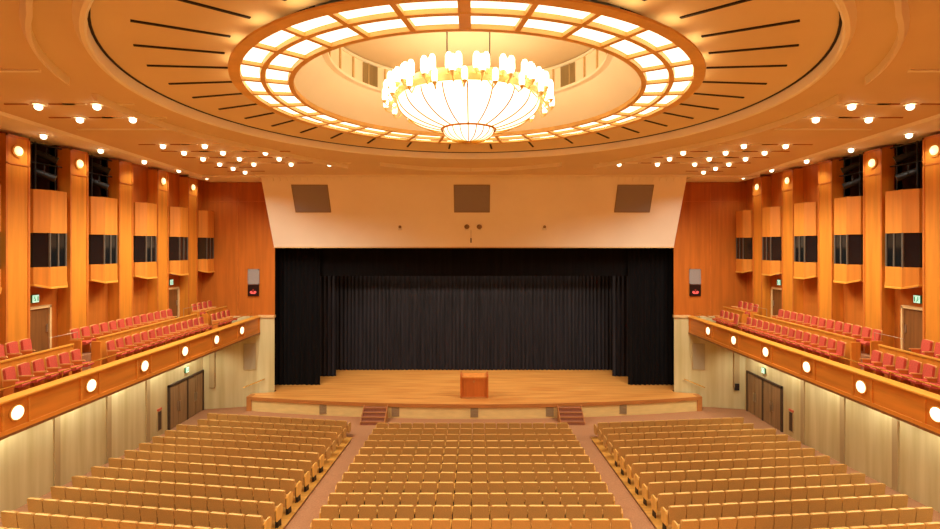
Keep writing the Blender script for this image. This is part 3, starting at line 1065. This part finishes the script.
def hmat(x, v):
    o = on_header(v)
    return Matrix(((1, 0, 0, x), (0, HN.y, UP.y, o.y), (0, HN.z, UP.z, o.z), (0, 0, 0, 1)))


# columns: x along wall, y along normal, z up the slope
fl_ = MB()
for k in range(62):
    fl_.box(-.07, .07, 0, .05, -.2, .0, hmat(-12.1 + k * .395, .985))
fl_.build('fluting', M['header'], header)
for x, lb in ((-9.6, 'above the left of the stage'), (-.14, 'above the middle of the stage'), (9.4, 'above the right of the stage')):
    t = empty('header_speaker', (0, 0, 0), label='square brown-grey speaker grille on the ivory header %s' % lb, cat='speaker grille', group='header speakers')
    t.matrix_world = hmat(x, .70)
    MB().box(-1.03, 1.03, 0, .03, -.83, .83).build('mesh', M['grille'], t)
    fr = MB()
    for a in (-1.06, 1.03):
        fr.box(a, a + .03, 0, .05, -.86, .86)
    for a in (-.86, .83):
        fr.box(-1.06, 1.06, 0, .05, a, a + .03)
    fr.build('frame', M['ventdark'], t)
for x, lb in ((-.45, 'left of the centre pair'), (.3, 'right of the centre pair'), (-4.5, 'alone, toward the left'), (4.25, 'alone, toward the right')):
    t = empty('header_hook', (0, 0, 0), label='tiny hooded fitting on the ivory header, %s' % lb, cat='fitting', group='header fittings')
    t.matrix_world = hmat(x, .30)
    MB().dome((0, 0, 0), (0, 1, 0), .16 if abs(x) < 2 else .09, .14, 14, 4).build('hood', M['ventdark'], t, smooth=True)
    MB().box(-.12, .12, 0, .08, -.2, -.06).build('base', M['whiteplate'], t)
t = empty('hanging_microphone', (-.2, 30.65, 9.86 + .3), label='slim dark microphone hanging just under the pair of header fittings', cat='microphone')
MB().tube([(0, 0, -.14), (0, 0, .14)], .035, 8).build('body', M['dark'], t)
MB().tube([(0, 0, .12), (0, -.02, .62)], .008, 5).build('cable', M['dark'], t)

# ------------------------------------------------------------------ seats
PITCH = .604


def rounded(wd, h, r, n=5):
    pts = [(-wd / 2, 0), (wd / 2, 0)]
    for k in range(n + 1):
        a = PI / 2 * k / n
        pts.append((wd / 2 - r + r * math.cos(a), h - r + r * math.sin(a)))
    for k in range(n + 1):
        a = PI / 2 + PI / 2 * k / n
        pts.append((-wd / 2 + r + r * math.cos(a), h - r + r * math.sin(a)))
    return pts


def shear_back(mb, z0, k):
    mb.v = [(x, y - (z - z0) * k, z) for x, y, z in mb.v]
    return mb


def seat_builders(wd, top, shell_mat, cush_mat, wood_mat, zb=.30):
    """local: x right, y forward (the way the sitter faces), origin on the floor under the back"""
    B = {}
    sh = MB().prism([(x, z + zb) for x, z in rounded(wd, top - zb, .05)], .04, .075, 'y')
    B['back_shell'] = (shear_back(sh, zb, .12), shell_mat)
    cu = MB().prism([(x, z + zb + .02) for x, z in rounded(wd - .03, top - zb - .03, .06)], .075, .15, 'y')
    B['backrest'] = (shear_back(cu, zb, .12), cush_mat)
    pan = MB().prism([(.14, .40), (.16, .47), (.52, .50), (.56, .44), (.54, .38), (.16, .36)], -wd / 2 + .03, wd / 2 - .03, 'x')
    B['seat_cushion'] = (pan, cush_mat)
    arm = MB().prism([(.02, .60), (.02, .64), (.46, .64), (.48, .60)], wd / 2 - .015, wd / 2 + .018, 'x')
    B['armrest'] = (arm, wood_mat)
    leg = MB().prism([(.06, 0), (.06, .60), (.14, .60), (.40, .60), (.34, .30), (.34, 0)], wd / 2 - .002, wd / 2 + .022, 'x')
    B['leg'] = (leg, M['dark'])
    return B


SB = seat_builders(.566, .89, M['seat'], M['seat'], M['seatwood'])
proto_meshes = {k: mb.mesh(k, m) for k, (mb, m) in SB.items()}
cap = MB().prism([(x, z) for x, z in [(-.283 + .04, .875), (.283 - .04, .875), (.283 - .06, .895), (-.283 + .06, .895)]], .03, .09, 'y')
cap = shear_back(cap, .30, .12)
proto_meshes['lit_top_edge'] = cap.mesh('lit_top_edge', M['seatedge'])  # pale strip that paints the lit upper rim of each back
# row end panel (inner side)
ep = [(.06, .24), (.36, .24), (.42, .46)]
ep += [(.30 + .12 * math.cos(PI / 2 * k / 5) - .0, .60 + .12 * math.sin(PI / 2 * k / 5)) for k in range(6)]
ep += [(.10, .70), (.04, .62)]
end_mesh, end_base = {}, {}
for s in (-1, 1):
    end_base[s] = MB().prism([(.10, 0), (.34, 0), (.32, .24), (.12, .24)], min(s * .315, s * .345), max(s * .315, s * .345), 'x').mesh('end_base', M['dark'])
    end_mesh[s] = MB().prism(ep, min(s * .306, s * .355), max(s * .306, s * .355), 'x').mesh('end_panel', M['seatwood'])


def make_seat(loc, rz, label, group, ends=()):
    t = empty('auditorium_seat', loc, rz, label=label, cat='seat', group=group)
    for k, me in proto_meshes.items():
        inst(k, me, t, (0, 0, 0))
    for e in ends:
        inst('end_panel', end_mesh[e], t, (0, 0, 0))
        inst('end_base', end_base[e], t, (0, 0, 0))
    return t


seats = []   # (distance, loc, rz, block, row, index, n, ends)
for i in range(12):
    d = 25.4 - .921 * i
    for k in range(16):
        x = -.1 + (k - 7.5) * PITCH
        seats.append((math.hypot(x, d), (x, d, floor_z(d) + .03), 0, 'centre', i + 1, k + 1, 16, (-1,) if k == 0 else ((1,) if k == 15 else ())))
for s, nm in SIDES:
    ANG = math.radians(8.8 if s < 0 else 6.0)
    XIN, DIN = (6.48, 25.69) if s < 0 else (6.2, 25.42)
    for i in range(14):
        n = 13 if i < 2 else 14
        d0 = DIN - .93 * i
        for k in range(n):
            q = (k + .5) * PITCH
            x = s * (XIN + q * math.cos(ANG))
            y = d0 + q * math.sin(ANG)
            px_ = 474.3 + 505 * x / y
            py_ = 245.5 + 505 * (CAMZ - floor_z(y) - .92) / y
            if px_ < -20 or px_ > 960 or py_ > 532:
                continue
            seats.append((math.hypot(x, y), (x, y, floor_z(y) + .03), s * ANG, nm, i + 1, k + 1, n, (-s,) if k == 0 else ()))
seats.sort(key=lambda q: q[0])
near, far = seats[:300], seats[300:]
for dist, loc, rz, block, row, k, n, ends in near:
    if block == 'centre':
        where = 'left end' if k <= 8 else 'right end'
        kk = k if k <= 8 else 17 - k
        lab = 'golden tan seat, centre block, %s row from the front, %s from its %s' % (ORD[row], ORD[kk], where)
    else:
        lab = 'golden tan seat, %s block, %s row from the front, %s from the aisle' % (block, ORD[row], ORD[k])
    make_seat(loc, rz, lab, 'golden seats of the %s block' % block, ends)
fm = {'back': [MB(), M['seat']]}
bulk = MB()
for dist, loc, rz, block, row, k, n, ends in far:
    mx = Matrix.Translation(loc) @ Matrix.Rotation(rz, 4, 'Z')
    for key, (mb, m_) in SB.items():
        if key in ('leg',):
            continue
        bulk.add([mx @ Vector(p) for p in mb.v], mb.f)
    for e in ends:
        me = end_mesh[e]
        bulk.add([mx @ p.co for p in me.vertices], [tuple(p.vertices) for p in me.polygons])
o = bulk.build('auditorium_seat_rows', M['seat'])
tag(o, 'front rows of golden tan seats nearest the stage', 'seat', None, 'stuff')

# red balcony seats
RB = seat_builders(.46, .98, M['redshell'], M['red'], M['redshell'], zb=.42)
RB['leg'] = (RB['leg'][0], M['stripe'])
red_meshes = {k: mb.mesh(k, m) for k, (mb, m) in RB.items()}


def red_seat(loc, rz, label, group):
    t = empty('theatre_chair', loc, rz, label=label, cat='seat', group=group)
    for k, me in red_meshes.items():
        inst(k, me, t, (0, 0, 0))


for s, nm in SIDES:
    rz = s * math.radians(90) - s * math.radians(11)     # facing the hall, turned a little to the stage
    groups = [('front row', 14.72, FZ, 15.9 - .535, .535, 6, 'near group'), ('front row', 14.72, FZ, 20.35, .52, 14, 'middle group'), ('front row', 14.72, FZ, 28.4, .55, 4, 'group by the stage'),
              ('back row', 15.75, BZ, 16.1, .52, 4, 'near group'), ('back row', 15.75, BZ, 19.85, .512, 13, 'middle group'), ('back row', 15.75, BZ, 28.3, .55, 4, 'group by the stage')]
    for row, x, z, d0, st, n, gl in groups:
        for k in range(n):
            d = d0 + st * (k + (1 if gl == 'near group' and row == 'front row' else 0))
            where = '%s from its near end' % ORD[k + 1]
            red_seat((s * x, d, z + .012), rz, 'red balcony seat, %s balcony %s, %s, %s' % (nm, row, gl, where), 'red seats of the %s balcony' % nm)

# the right wall with everything on it
bpy.context.view_layer.update()
for o in list(COL.objects):
    if o.parent is not None:
        continue
    base = o.name.split('.')[0]
    if base in ('wall_right', 'wall_lower_right') or (base.startswith('door_') and o.type == 'MESH' and o.bound_box[0][0] > 10):
        o.location.y -= RIGHT_SHIFT
    elif base in ('balcony', 'parapet_lamp', 'soffit_downlight', 'wall_lamp', 'projection_booth', 'stage_spotlight', 'light_pipe',
                  'exit_sign', 'hydrant_cabinet', 'theatre_chair') and o.location.x > 10:
        o.location.y -= RIGHT_SHIFT
    elif base == 'ceiling_downlight' and o.location.x > 15:
        o.location.y -= RIGHT_SHIFT
